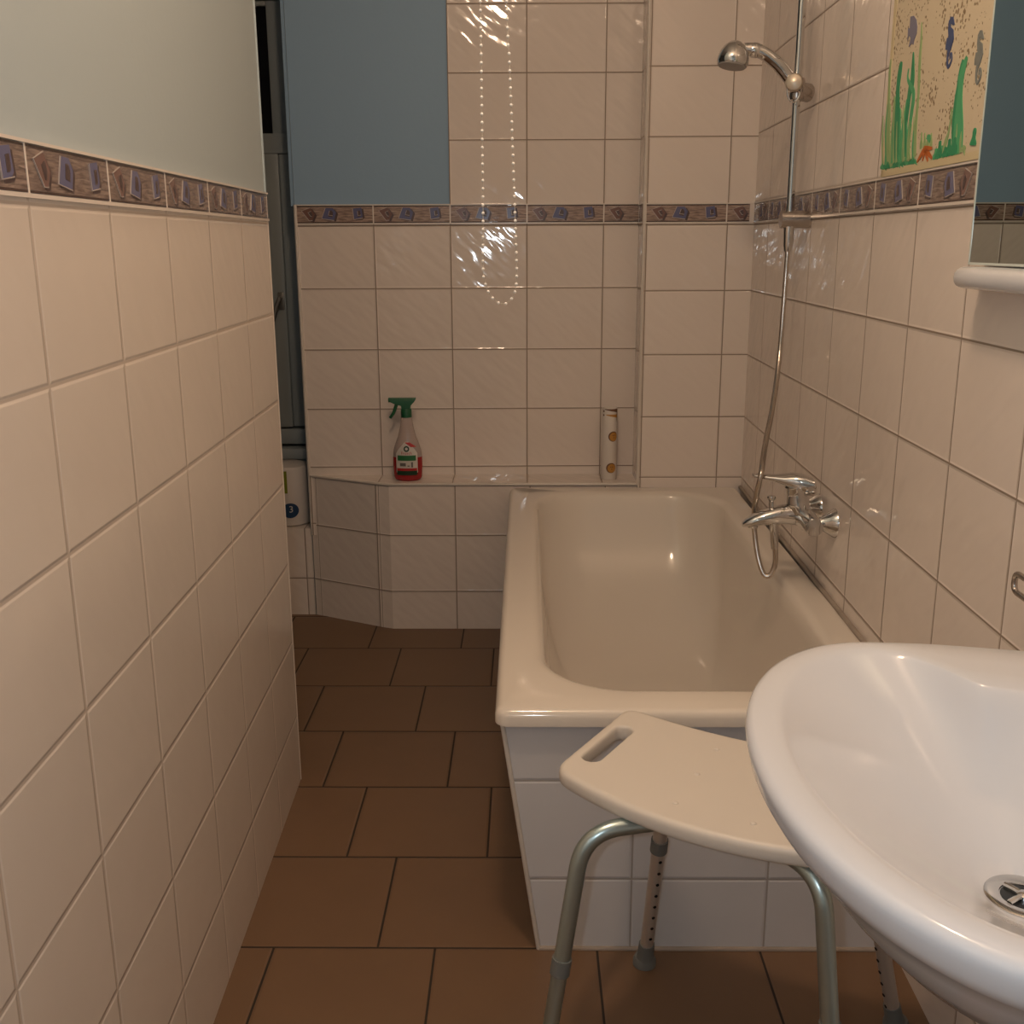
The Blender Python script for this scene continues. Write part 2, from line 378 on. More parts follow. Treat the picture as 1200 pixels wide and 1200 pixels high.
# borders with the driftwood print and its little printed shapes
MOTIFS = [('motif_brown', [(165,190),(270,150),(325,235),(290,312),(250,312)], [(270,150),(165,190),(250,314),(292,312)]),
          ('motif_blue', [(405,290),(450,155),(540,158),(578,215),(550,312)], [(450,155),(402,290),(550,314)]),
          ('motif_blue', [(775,165),(880,150),(895,262),(870,290),(787,300)], [(775,165),(787,302),(895,285)])]
def border(n, fr, s0, s1, z0, z1, seam, wt, nn=.0015, pencil=.0055, lw=.0014, wood='wood'):
    bm, uvl = uvbm()
    mats = [wood, 'pencil', 'motif_brown', 'motif_blue', 'motif_dark', 'motif_line']
    zz0, zz1 = z0+pencil, z1-pencil*.8
    k = math.floor((s0-seam)/wt)
    while seam + k*wt < s1:
        a, b = seam+k*wt, seam+(k+1)*wt
        ca, cb = max(a+.002, s0), min(b-.002, s1)
        if cb - ca > .004:
            wquad(bm, uvl, fr, ca, cb, zz0, zz1, nn, (a, wt, zz0, zz1-zz0), 0)
            for nm, poly, line in MOTIFS:
                def cv(q): return (a + (q[0]-100)/920*wt, zz0 + (345-q[1])/215*(zz1-zz0))
                pts = [cv(q) for q in poly]
                if min(p[0] for p in pts) < ca+.001 or max(p[0] for p in pts) > cb-.001: continue
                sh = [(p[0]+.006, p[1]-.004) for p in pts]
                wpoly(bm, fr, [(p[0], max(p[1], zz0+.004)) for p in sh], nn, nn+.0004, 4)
                wpoly(bm, fr, pts, nn, nn+.0008, mats.index(nm))
                c = (sum(p[0] for p in pts)/len(pts), sum(p[1] for p in pts)/len(pts))
                wpoly(bm, fr, [(c[0]+(p[0]-c[0])*.35+.003, c[1]+(p[1]-c[1])*.55) for p in pts], nn+.0008, nn+.0011, 4)
                stroke(bm, fr, [cv(q) for q in line], lw, nn, nn+.0014, 5)
                if lw > .002: stroke(bm, fr, [(c[0]+.35*(cv(q)[0]-c[0])+.004, c[1]+.4*(cv(q)[1]-c[1])+.002) for q in line], lw*.7, nn, nn+.0015, 5)
        k += 1
    for za, zb in ((z0, zz0-.0008), (zz1+.0008, z1)):
        wpoly(bm, fr, [(s0,za),(s1,za),(s1,zb),(s0,zb)], -.002, nn+.0022, 1)
    k = math.floor((s0-seam)/wt)
    while seam + k*wt < s1:
        a = seam+k*wt
        if s0 < a-.002 and a+.002 < s1: wpoly(bm, fr, [(a-.002,z0),(a+.002,z0),(a+.002,z1),(a-.002,z1)], -.002, nn+.0004, 1)
        k += 1
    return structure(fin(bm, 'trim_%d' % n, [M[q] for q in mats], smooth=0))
border(2, LEFT, YF, LEND, LB0, LB1, 1.160, .244)
border(3, RIGHT, YF, 3.43, RB0, RB1, 1.446, TW)
border(4, BACK, XL, XR, RB0+.004, RB1+.004, -.753, TW, lw=.0026, wood='wood_lit')
border(5, PIL, XR, .70, RB0, RB1-.002, .3801-.004, TW, lw=.0026, wood='wood_lit')
border(6, PSIDE, 0, .178, RB0+.003, RB1, -.10, TW, lw=.0026, wood='wood_lit')
# slim cream edge strips on the outer tile corners
def strip(n, p0, p1, r=.005):
    bm = bmesh.new(); tube(bm, [p0, p1], r, 10); structure(fin(bm, 'trim_%d' % n, M['trim'], smooth=60))
strip(7, BACK.p(XL+.002, LZ, 0), BACK.p(XL+.002, RB1+.004, 0), .006)
strip(8, (XR, 3.431, LZ), (XR, 3.431, CEIL), .0055)
strip(9, LEFT.p(LEND-.002, 0, -.001), LEFT.p(LEND-.002, LB1, -.001), .0025)
strip(10, (-.757, 3.589, NZ-.02), (-.757, 3.589, LZ), .006)
# tiled bath panel, leaning in towards the floor on the open side
TY0, TY1 = 1.7345, 3.44
bm, uvl = uvbm()
A = [(-.046, .470), (.020, 0.)]
def face(pts, uvs):
    f = bm.faces.new([bm.verts.new(p) for p in pts])
    for l, q in zip(f.loops, uvs): l[uvl].uv = q
def fu(x, z): return ((x-.196)/TW, (z-.15)/.202)
pts = [(A[1][0],TY0,0),(.70,TY0,0),(.70,TY0,.47),(A[0][0],TY0,.47)]
face(pts, [fu(p[0], p[2]) for p in pts])
pts = [(A[1][0],TY0,0),(A[1][0],TY1,0),(A[0][0],TY1,.47),(A[0][0],TY0,.47)]
face(pts, [((p[1]-TY0)/TW, (p[2]-.15)/.202) for p in pts])
structure(fin(bm, 'wall_bath_panel', M['tile_apron'], smooth=0))
bm = bmesh.new(); tube(bm, [(A[1][0]+.003, TY0, 0), (A[0][0]+.003, TY0, .468)], .0045, 8); structure(fin(bm, 'trim_11', M['trim'], smooth=60))
# stained sealant between bath and right wall, and at the foot of the bath panel
bm = bmesh.new()
tube(bm, [RIGHT.p(s, .4995+.010*(s-1.72)/1.71, .003) for s in (1.73, 2.2, 2.8, 3.425)], .0065, 8); structure(fin(bm, 'trim_12', M['caulk'], smooth=60))
bm = bmesh.new(); tube(bm, [(.024, TY0-.001, .001), (.69, TY0-.001, .001)], .0055, 8); structure(fin(bm, 'trim_13', M['caulk'], smooth=60))

# window with a dark pane above and a lower sash with a handle
WY = 3.80
win = empty('window_1', (-1.2, WY, .56), None, None); tag(win, kind='structure')
bm = bmesh.new()
for q in ((-1.75,-.70,WY-.02,WY+.055,2.085,2.20),(-.800,-.70,WY-.02,WY+.055,.655,2.085),(-1.75,-.800,WY-.02,WY+.055,1.60,1.664)):
    box(bm, *q)
keep(fin(bm, 'window_frame', M['frame'], smooth=0), win)
bm = bmesh.new()
for q in ((-.864,-.803,WY-.005,WY+.04,1.664,2.083),(-1.75,-.864,WY-.005,WY+.04,2.066,2.083)): box(bm, *q)
bevel(bm, .003, 2)
keep(fin(bm, 'upper_sash', M['frame']), win)
bm = bmesh.new()
for q in ((-.897,-.845,WY-.03,WY+.04,.655,1.598),(-1.75,-.897,WY-.03,WY+.04,.655,.74),(-1.75,-.897,WY-.03,WY+.04,1.55,1.598),(-.845,-.803,WY-.015,WY+.04,.655,1.598)): box(bm, *q)
bevel(bm, .004, 2)
sash = keep(fin(bm, 'lower_sash', M['frame_blue']), win)
bm = bmesh.new(); box(bm, -1.74, -.864, WY+.012, WY+.018, 1.665, 2.066); keep(fin(bm, 'glass_pane', M['night'], smooth=0), win)
bm = bmesh.new(); box(bm, -1.74, -.897, WY+.0, WY+.006, .74, 1.55); keep(fin(bm, 'glass_pane', M['night'], smooth=0), win)
bm = bmesh.new(); box(bm, -.872, -.850, WY-.036, WY-.029, 1.075, 1.135); bevel(bm, .002, 2)
lathe(bm, [(.007,0),(.007,.03)], (-.861, WY-.03, 1.115), (0,-1,0), 12)
tube(bm, [(-.861, WY-.055, 1.117), (-.872, WY-.058, 1.09), (-.895, WY-.06, 1.02), (-.900, WY-.06, 1.0)], [.008,.0085,.008,.006], 10)
keep(fin(bm, 'window_handle', simple('dull_nickel', (.25,.25,.24), .4, .6)), sash)
bm = bmesh.new()
box(bm, -1.75, -.70, WY-.03, WY+.05, .592, .648); box(bm, -1.75, -.70, WY-.075, WY+.05, .545, .583); box(bm, -1.75, -.70, WY-.055, WY+.04, .50, .540)
bevel(bm, .005, 2)
keep(fin(bm, 'window_sill', M['frame']), win)

# ceiling lamp above the photographer: a flat base and a short stem
lamp = empty('ceiling_lamp', (LAMP[0], LAMP[1], CEIL), 'white ceiling lamp base above the washbasin end of the room', 'lamp')
bm = bmesh.new(); lathe(bm, [(.07,-.001),(.07,-.02),(.05,-.03),(.018,-.034),(.018,-.10)], (LAMP[0], LAMP[1], CEIL), (0,0,1), 32)
keep(fin(bm, 'lamp_base', M['plaster']), lamp)

# ------------------------------------------------------------------ bathtub
X0, X1, Y0, Y1 = -.056, .692, 1.719, 3.428
tub = empty('bathtub', (.32, 2.57, .0), 'cream enamel built-in bathtub along the right wall behind a tiled panel', 'bathtub')
rings = []
n = 14
for ins, z, r in ((.012,.462,.02),(.0,.466,.026),(.0,.482,.026),(.003,.490,.025),(.008,.495,.022),(.015,.497,.018)):
    rings.append(rrect(X0+ins, X1, Y0+ins, Y1, r, z, n))
ix0, ix1, iy0, iy1 = .022, .632, 1.806, 3.372
for ins, z, r in ((-.012,.4972,.19),(-.004,.4966,.185),(.003,.4945,.18),(.010,.490,.178),(.016,.482,.175)):
    rings.append(rrect(ix0+ins, ix1-ins, iy0+ins, iy1-ins, r, z, n))
for k in range(1, 19):
    t = k/18; side = .125*t**2.2; near = .13*t**2.0; far = .16*t + .40*t**2.0
    z = .482 - .405*math.sin(t*PI/2)**.95
    rings.append(rrect(ix0+.016+side, ix1-.016-side, iy0+.016+near, iy1-.016-far, .175-.03*t, z, n))
for a, b_, c, r, z in ((.165,.17,.62,.12,.074),(.20,.24,.70,.09,.0725)):
    rings.append(rrect(ix0+a, ix1-a, iy0+b_, iy1-c, r, z, n))
rings = [[(x, y, z + .010*(y-1.72)/1.71*max(0, min(1, (z-.3)/.15))) for x, y, z in r] for r in rings]
bm = bmesh.new(); loft(bm, rings, False, True)
keep(fin(bm, 'tub_shell', M['enamel'], smooth=60), tub)
bm = bmesh.new(); lathe(bm, [(.03,.0),(.03,.004),(.022,.005),(.02,.002)], (.325, 2.12, .0725), (0,0,1), 24)
keep(fin(bm, 'tub_drain', M['chrome']), tub)

# ------------------------------------------------------------------ washbasin
SC = (.455, .851)
def contour(poly, n=144):
    """star-shaped resample of a half contour (x, dy>=0), mirrored, around the drain"""
    full = poly + [(x, -d) for x, d in poly[::-1]]
    full = [(x-SC[0], d) for x, d in full]
    out = []
    for k in range(n):
        a = 2*PI*(k+.5)/n; dx, dy = math.cos(a), math.sin(a); best = None
        for i in range(len(full)):
            (x1,y1),(x2,y2) = full[i], full[(i+1) % len(full)]
            ex, ey = x2-x1, y2-y1; den = dx*ey-dy*ex
            if abs(den) < 1e-12: continue
            t = (x1*ey-y1*ex)/den; s = (x1*dy-y1*dx)/den
            if t > 0 and -1e-9 <= s <= 1+1e-9 and (best is None or t > best): best = t
        out.append((dx*best, dy*best))
    return out
front = [(.385-.181*math.cos(t), .296*math.sin(t)) for t in [PI/2*k/24 for k in range(25)]]
outer = contour(front + [(x, d) for x, d, _ in spline([(.385,.296,0),(.463,.289,0),(.561,.268,0),(.63,.255,0),(.684,.248,0)], 6)][1:] + [(.684, 0)])
infront = [(.392-.149*math.cos(t), .258*math.sin(t)) for t in [PI/2*k/24 for k in range(25)]]
inner = contour(infront + [(x, d) for x, d, _ in spline([(.392,.258,0),(.42,.247,0),(.447,.212,0),(.470,.168,0),(.505,.150,0),(.535,.128,0),(.553,.07,0),(.556,0,0)], 6)][1:])
# a smooth, egg-shaped contour for the lower bowl
low = contour([(.405-.166*math.cos(t), .254*math.sin(t)) for t in [PI*k/40 for k in range(41)]])
def ring(c, s, z, c2=None, t=0.):
    out = []
    for i, (x, y) in enumerate(c):
        if c2: x, y = x*(1-t)+c2[i][0]*t, y*(1-t)+c2[i][1]*t
        out.append((SC[0]+x*s, SC[1]+y*s, z))
    return out
basin = empty('washbasin', (.69, .853, .84), 'white ceramic wall-hung washbasin in the right foreground', 'washbasin')
R = [ring(outer,.28,.672), ring(outer,.45,.684), ring(outer,.62,.712), ring(outer,.75,.748), ring(outer,.85,.782), ring(outer,.91,.803), ring(outer,.957,.814), ring(outer,.985,.8265),     ring(outer,.996,.838), ring(outer,1.0,.8435), ring(outer,.997,.8485), ring(outer,.987,.8525), ring(outer,.970,.8545)]
R += [ring(outer,1,.8553,inner,.45), ring(outer,1,.8551,inner,.68), ring(inner,1.035,.8541), ring(inner,1.018,.8525), ring(inner,1.0,.8498)]
for k in range(1, 25):
    u = k/24; f = .97*u + .03*(3*u*u-2*u**3)
    R.append(ring(inner, .985-(.985-.165)*u, .8472-.1278*f, low, min(1, u*1.5)**1.3))
R += [[(SC[0]+.034*math.cos(2*PI*(k+.5)/144), SC[1]+.034*math.sin(2*PI*(k+.5)/144), .718) for k in range(144)]]
bm = bmesh.new(); loft(bm, R, True, True)
keep(fin(bm, 'basin_body', M['ceramic'], smooth=50), basin)
drain = bmesh.new()
lathe(drain, [(.0345,.717),(.0345,.7195),(.032,.7205),(.0215,.7195),(.0195,.715)], (*SC,0), (0,0,1), 40, caps=False)
dr = keep(fin(drain, 'basin_drain', M['chrome']), basin)
bm = bmesh.new(); lathe(bm, [(.0205,.7183),(.0001,.7185)], (*SC,0), (0,0,1), 32)
keep(fin(bm, 'drain_well', simple('dark_drain_metal', (.05,.055,.06), .25, .8)), basin)
bm = bmesh.new()
lathe(bm, [(.007,.7186),(.007,.722),(.004,.7235),(.0002,.724)], (*SC,0), (0,0,1), 20)
for k in range(4):
    a = k*PI/2+.5; tube(bm, [(SC[0]+math.cos(a)*r, SC[1]+math.sin(a)*r, .7205-.001*(r > .015)) for r in (.004,.012,.0205)], .0028, 8)
keep(fin(bm, 'drain_strainer', M['chrome']), basin)
# its waste pipe underneath
pipe = empty('waste_pipe', (SC[0], SC[1], .4), 'chrome waste pipe hanging below the white washbasin', 'pipe')
bm = bmesh.new(); tube(bm, fillet([(SC[0],SC[1],.661),(SC[0],SC[1],.44),(SC[0]+.12,SC[1],.44),(SC[0]+.12,SC[1],.52),(.688,SC[1],.52)], .035), .016, 20)
keep(fin(bm, 'pipe_bend', M['chrome']), pipe)
bm = bmesh.new(); lathe(bm, [(.021,.655),(.021,.632),(.018,.628)], (*SC,0), (0,0,1), 24); keep(fin(bm, 'union_nut', M['chrome']), pipe)

# ------------------------------------------------------------------ shower stool
stool = empty('shower_stool', (.33, 1.43, 0), 'ivory plastic shower stool with curved seat and grey metal legs', 'stool')
SO, SU, SV = Vector((.34, 1.42, 0)), Vector((.914, -.407, 0)).normalized(), Vector((.407, .914, 0)).normalized()
def st(u, v, z=0): p = SO + SU*u + SV*v; return Vector((p.x, p.y, z))
ol = []
for k in range(25):
    u = -.296 + .592*k/24; ol.append((u, -.154 + .088*(abs(u)/.297)**2))
for k in range(25):
    u = .262 - .524*k/24; ol.append((u, .147 + .043*(abs(u)/.262)**2))
def round_corners(pts, r, n=6, minang=25):
    out = []; N = len(pts)
    for i in range(N):
        p = Vector(pts[i]); a = Vector(pts[i-1])-p; b = Vector(pts[(i+1) % N])-p
        if 180-math.degrees(a.angle(b)) > minang: out.append((i, p))
    res = []; corners = {i for i, _ in out}
    # walk the outline, dropping points nearer than r to a corner and bridging with a quadratic curve
    cs = [p for _, p in out]
    for i in range(N):
        p = Vector(pts[i])
        if i in corners:
            def along(step):
                j = i; acc = 0; q = p
                while True:
                    nq = Vector(pts[(j+step) % N]); d = (nq-q).length
                    if acc+d >= r: return q.lerp(nq, (r-acc)/d)
                    acc += d; q = nq; j += step
            a, b = along(-1), along(1)
            for k in range(n+1):
                t = k/n; res.append(tuple(a*(1-t)**2+p*2*t*(1-t)+b*t*t))
        elif min((p-c).length for c in cs) > r*1.02: res.append(tuple(p))
    return res
ol = round_corners(ol, .030)
def slot(sx):
    c0, c1 = (-.2535*sx, -.010), (-.2395*sx, .098); r = .0152; out = []
    d = Vector((c1[0]-c0[0], c1[1]-c0[1])).normalized(); a0 = math.atan2(d.y, d.x)
    for k in range(9): a = a0-PI/2+PI*k/8; out.append((c1[0]+r*math.cos(a), c1[1]+r*math.sin(a)))
    for k in range(9): a = a0+PI/2+PI*k/8; out.append((c0[0]+r*math.cos(a), c0[1]+r*math.sin(a)))
    return out
def curve_mesh(loops, extrude, bev, res=3):
    cu = bpy.data.curves.new('c', 'CURVE'); cu.dimensions = '2D'; cu.fill_mode = 'BOTH'; cu.extrude = extrude-bev; cu.bevel_depth = bev; cu.bevel_resolution = res; cu.offset = -bev
    for lp_ in loops:
        sp = cu.splines.new('POLY'); sp.points.add(len(lp_)-1); sp.use_cyclic_u = True
        for q, p in zip(sp.points, lp_): q.co = (p[0], p[1], 0, 1)
    o = bpy.data.objects.new('c', cu); COL.objects.link(o); bpy.context.view_layer.update()
    me = bpy.data.meshes.new_from_object(o.evaluated_get(bpy.context.evaluated_depsgraph_get()))
    bpy.data.objects.remove(o); return me
def inset(lp_, d):
    n = len(lp_); area = sum(lp_[i][0]*lp_[(i+1) % n][1]-lp_[(i+1) % n][0]*lp_[i][1] for i in range(n)); sg = 1 if area > 0 else -1
    out = []
    for i in range(n):
        t = Vector(lp_[(i+1) % n])-Vector(lp_[i-1]); t.normalize(); out.append((lp_[i][0]-t.y*d*sg, lp_[i][1]+t.x*d*sg))
    return out
def dedupe(lp_):
    out = []
    for p in lp_:
        if not out or (Vector(p)-Vector(out[-1])).length > 2e-4: out.append(p)
    return out
bm = bmesh.new(); capt, capb = [], []
for lp_, sgn in ((dedupe(ol), 1), (dedupe(slot(1)), -1), (dedupe(slot(-1)), -1)):
    rg = []
    for d, z in ((.0115,-.0135),(.0085,-.0135),(.004,-.0125),(.001,-.0095),(0,-.005),(0,.004),(.001,.0085),(.0035,.012),(.0085,.0135),(.0115,.0135)):
        rg.append([st(u, v, .5015+z) for u, v in inset(lp_, d*sgn*(1 if sgn == 1 else .4))])
    vr = loft(bm, rg, False, False)
    for ring_, dst in ((vr[0], capb), (vr[-1], capt)):
        for i in range(len(ring_)): dst.append(bm.edges.get((ring_[i], ring_[(i+1) % len(ring_)])))
bmesh.ops.triangle_fill(bm, edges=capt, use_beauty=True, normal=(0,0,1)); bmesh.ops.triangle_fill(bm, edges=capb, use_beauty=True, normal=(0,0,-1))
keep(fin(bm, 'seat', M['seat'], smooth=40), stool)
for q in ((.304,1.539),(.260,1.458),(.215,1.372),(.316,1.317),(.40,1.50),(.45,1.38)):
    bm = bmesh.new(); lathe(bm, [(.0048,0),(.0042,.0016),(.002,.0026),(.0002,.0028)], (q[0], q[1], .5148), (0,0,1), 14); keep(fin(bm, 'seat_stud', M['seat']), stool)
legs = [((.255,1.402), (.083,1.360), (.012,1.332), True), ((.345,1.335), (.396,1.247), (.432,1.178), True),
        ((.300,1.500), (.240,1.600), (.219,1.692), False), ((.42,1.42), (.508,1.463), (.630,1.533), False)]
for a, b, c, nearleg in legs:
    zt = .4755
    P = fillet([(*a,zt), (*b,zt), (*c,.0)], .068, 12)
    bend, foot = Vector((*b, zt)), Vector((*c, 0))
    d = (foot-bend).normalized()
    zc = .262 if nearleg else .283
    tcol = (zt-zc)/(zt)
    pc = bend.lerp(foot, tcol)
    up = [p for p in P[:-1]] + [pc]
    bm = bmesh.new(); tube(bm, up, .0127, 20)
    leg = keep(fin(bm, 'leg', M['alu'] if nearleg else M['alu_warm']), stool)
    bm = bmesh.new(); tube(bm, [pc-d*.012, pc+d*.014], .0150, 20); keep(fin(bm, 'leg_collar', M['rubber']), leg)
    tip = foot - d*.034
    bm = bmesh.new(); tube(bm, [pc, tip], .0122, 20)
    low_ = keep(fin(bm, 'leg_extension', M['alu'] if nearleg else M['alu_warm']), leg)
    bm = bmesh.new(); tube(bm, [foot-d*.052, foot-d*.030, foot-d*.018, foot-d*.014], [.0142,.0150,.0165,.0185], 24); lathe(bm, [(.0185,.017),(.0215,.010),(.0215,.0005)], (foot.x, foot.y, 0), (0,0,1), 24)
    keep(fin(bm, 'rubber_foot', M['rubber']), leg)
    # adjustment holes facing the middle of the room or the wall side
    side = Vector((.25, 1, 0)) if nearleg else (Vector((.30, -1, 0)) if c[0] < .5 else Vector((-1, -.35, 0))); side = (side - d*side.dot(d)).normalized()
    bm = bmesh.new(); k = 0
    while True:
        p = pc + d*(.030+.0262*k)
        if (p-bend).length > (tip-bend).length-.02: break
        lathe(bm, [(.0031,0),(.0031,.0012)], p+side*.0117, side, 10); k += 1
        if k > 8: break
    keep(fin(bm, 'height_holes', M['hole']), leg)

# ------------------------------------------------------------------ bath mixer
mix = empty('bath_mixer', RIGHT.p(2.39, .68, 0), 'chrome single-lever bath mixer on the right wall over the tub', 'tap')
MY, MX, MZ = 2.388, .648, .676
for yy in (2.318, 2.462):
    bm = bmesh.new(); wp = RIGHT.p(yy, MZ+.004, 0)
    lathe(bm, [(.034,0),(.033,.004),(.026,.014),(.017,.028),(.0145,.034)], wp, (-1,0,0), 28); keep(fin(bm, 'wall_rosette', M['chrome']), mix)
bm = bmesh.new()
lathe(bm, [(.0,-.100),(.0195,-.098),(.0215,-.090),(.0215,-.045),(.024,-.035),(.0255,0),(.024,.035),(.0215,.045),(.0215,.090),(.0195,.098),(.0,.1)], (MX, MY, MZ), (0,1,0), 28)
for yy in (2.318, 2.462):
    lathe(bm, [(.0165,0),(.0165,.022)], (RIGHT.p(yy, MZ, .030)), (-1,0,0), 6)
keep(fin(bm, 'mixer_body', M['chrome']), mix)
bm = bmesh.new()   # tapering spout with a drooping tip
rg = []
for x, z, hw, hh in ((.642,.680,.022,.024),(.615,.684,.024,.0245),(.585,.682,.0235,.022),(.555,.676,.0225,.0185),(.53,.669,.020,.0145),(.513,.662,.016,.0095),(.506,.659,.010,.005)):
    rg.append([(x, MY+hw*math.cos(2*PI*k/20), z+hh*math.sin(2*PI*k/20)) for k in range(20)])
loft(bm, rg)
lathe(bm, [(.0125,0),(.0125,.012)], (.531, MY, .652), (0,0,1), 20)
keep(fin(bm, 'spout', M['chrome']), mix)
bm = bmesh.new()
lathe(bm, [(.027,0),(.0275,.02),(.0255,.034),(.0235,.044),(.0235,.062),(.0245,.064)], (MX-.012, MY, MZ+.012), (-.18,0,1), 28)
keep(fin(bm, 'cartridge_housing', M['chrome']), mix)
lev = bmesh.new(); rg = []
for x, z, hw, h in ((.668,.745,.018,.012),(.662,.750,.025,.021),(.640,.755,.028,.024),(.618,.758,.0265,.021),(.598,.762,.023,.012),(.572,.766,.0185,.0065),(.545,.768,.015,.0048),(.534,.769,.012,.0032)):
    rg.append([(x, MY+(.655-x)*.30+hw*math.copysign(abs(math.cos(2*PI*k/24))**.7, math.cos(2*PI*k/24)), z+h*math.copysign(abs(math.sin(2*PI*k/24))**.7, math.sin(2*PI*k/24))) for k in range(24)])
loft(lev, rg); keep(fin(lev, 'lever', M['chrome'], smooth=50), mix)
bm = bmesh.new(); lathe(bm, [(.0055,0),(.0055,.022),(.0095,.027),(.0105,.031),(.0095,.034)], (.571, MY, .693), (0,0,1), 18); keep(fin(bm, 'diverter_knob', M['chrome']), mix)
bm = bmesh.new(); lathe(bm, [(.0105,0),(.0105,.016),(.0125,.017),(.0125,.030)], (.581, MY, .642), (0,0,1), 18); keep(fin(bm, 'hose_outlet', M['chrome']), mix)

# ------------------------------------------------------------------ shower rail, hand shower, hose
RX, RY = .655, 2.722
rail = empty('shower_rail', RIGHT.p(RY, 1.355, 0), 'upright chrome shower rail on the right tiled wall', 'shower rail')
bm = bmesh.new(); tube(bm, [(RX,RY,1.35),(RX,RY,2.16)], .0095, 20); keep(fin(bm, 'rail_tube', M['chrome']), rail)
for z in (1.353, 2.13):
    bm = bmesh.new(); tube(bm, [(RX-.022,RY,z), RIGHT.p(RY,z,.0005)], .0215, 28); bevel(bm, .0015, 1) if 0 else None
    keep(fin(bm, 'wall_bracket', M['chrome_satin']), rail)
bm = bmesh.new(); lathe(bm, [(.0145,0),(.0140,.012),(.0125,.045),(.0095,.060)], (RX,RY,1.336), (0,0,-1), 20); keep(fin(bm, 'hose_connector', M['chrome']), rail)
HZ = 1.664
sl = bmesh.new()
lathe(sl, [(.017,-.024),(.0185,-.018),(.0185,.018),(.017,.024)], (RX,RY,HZ-.008), (0,0,1), 24)
lathe(sl, [(.0215,0),(.0215,.03),(.019,.034)], (RX+.004,RY+.004,HZ-.012), (.9,.3,-.1), 24)
lathe(sl, [(.018,0),(.018,.026)], (RX-.006,RY-.006,HZ-.002), (-.35,-1,.08), 24)
slider = keep(fin(sl, 'slider', M['chrome_satin']), rail)
kd = Vector((-.35,-1,.08)).normalized(); kc = Vector((RX-.006,RY-.006,HZ)) + kd*.027
bm = bmesh.new(); lathe(bm, [(.0205,0),(.021,.005),(.018,.011),(.009,.015),(.0005,.0165)], kc, kd, 28); keep(fin(bm, 'locking_knob', simple('pale_champagne_metal', (.62,.55,.46), .38, .8)), slider)
bm = bmesh.new(); loop = [kc + Vector((-.016*math.cos(t)*1.0, 0, -.012-.032*math.sin(t))) for t in [PI*k/16 for k in range(17)]]
tube(bm, [kc+Vector((-.016,0,0))]+loop+[kc+Vector((.016,0,0))], .0018, 8); keep(fin(bm, 'wire_loop', M['chrome']), slider)
hs = empty('hand_shower', (.505, 2.72, 1.72), 'chrome hand shower head hanging in the rail holder', 'hand shower')
bm = bmesh.new()
arm = spline([(.648,2.715,1.655),(.632,2.712,1.678),(.605,2.71,1.708),(.572,2.71,1.733),(.545,2.71,1.743),(.520,2.71,1.745)], 6)
tube(bm, arm, [.0135+.0025*math.sin(PI*i/len(arm)) for i in range(len(arm))], 20); keep(fin(bm, 'handle', M['chrome']), hs)
ax = Vector((-.16,-.12,-1)).normalized(); hc = Vector((.500,2.71,1.752))
bm = bmesh.new(); lathe(bm, [(.0005,-.010),(.014,-.008),(.026,.002),(.034,.016),(.0375,.030),(.0375,.040),(.0345,.046)], hc, ax, 36); keep(fin(bm, 'shower_head', M['chrome']), hs)
bm = bmesh.new(); lathe(bm, [(.0335,.0),(.032,.003),(.001,.004)], hc+ax*.0455, ax, 32)
fc = keep(fin(bm, 'spray_face', simple('grey_spray_plate', (.33,.31,.29), .35)), hs)
bm = bmesh.new(); lathe(bm, [(.0155,0),(.0175,.006),(.0175,.014),(.0155,.02)], (.556,2.71,1.741), (-1,0,.08), 24); keep(fin(bm, 'neck_ring', M['chrome']), hs)
hose = empty('shower_hose', (.581, MY, .64), 'ribbed metal shower hose looping from rail to bath mixer', 'hose')
hp = spline([(RX,RY,1.285),(RX-.001,RY-.002,1.24),(.645,2.70,1.03),(.612,2.60,.91),(.573,2.49,.83),(.550,2.410,.79),(.543,2.394,.765),(.540,2.408,.72),(.540,2.420,.68),(.543,2.420,.635),(.549,2.408,.585),(.558,2.395,.548),(.568,2.388,.532),(.580,2.386,.538),(.588,2.387,.565),(.586,2.388,.605),(.5815,2.388,.637)], 12)
hp = resample(hp, .0021)
bm = bmesh.new(); tube(bm, hp, [.0069 if i % 2 else .0056 for i in range(len(hp))], 12)
keep(fin(bm, 'hose_tube', M['hosemetal'], smooth=80), hose)
bm = bmesh.new(); tube(bm, [(.5815,2.388,.645),(.583,2.387,.622),(.5845,2.386,.60)], [.0095,.0098,.0085], 16); keep(fin(bm, 'end_nut', M['chrome']), hose)

# ------------------------------------------------------------------ mirror, its ledge, towel rail
a3 = math.radians(3.0)
FE = Vector((.660, 1.620, 0)); MD = Vector((math.sin(a3), -math.cos(a3), 0)); MN = Vector((-math.cos(a3), -math.sin(a3), 0))
MIR = Frame(FE, MD, MN)
mir = empty('wall_mirror', (.66, 1.4, 1.268), 'frameless wall mirror at the right edge reflecting the grey-blue wall', 'mirror')
bm = bmesh.new(); ML = .52
wpoly(bm, MIR, [(0,1.268),(ML,1.268),(ML,2.02),(0,2.02)], -.006, 0); keep(fin(bm, 'mirror_glass', M['mirror'], smooth=0), mir)
bm = bmesh.new()
wpoly(bm, MIR, [(-.0015,1.2665),(.0015,1.2665),(.0015,2.02),(-.0015,2.02)], -.007, .0006); wpoly(bm, MIR, [(0,1.2655),(ML,1.2655),(ML,1.2690),(0,1.2690)], -.007, .0006)
keep(fin(bm, 'mirror_edge', M['mirror_edge'], smooth=0), mir)
for s in (.10, .42):
    p = MIR.p(s, 0, -.006); q = RIGHT.p(p.y, 0, 0)
    for z in (1.30, 1.95):
        bm = bmesh.new(); tube(bm, [(p.x,p.y,z),(q.x-.001,p.y,z)], .012, 12); keep(fin(bm, 'mirror_spacer', M['plaster']), mir)
sh = empty('mirror_ledge', RIGHT.p(1.4, 1.24, 0), 'white ceramic ledge with rounded end under the wall mirror', 'shelf')
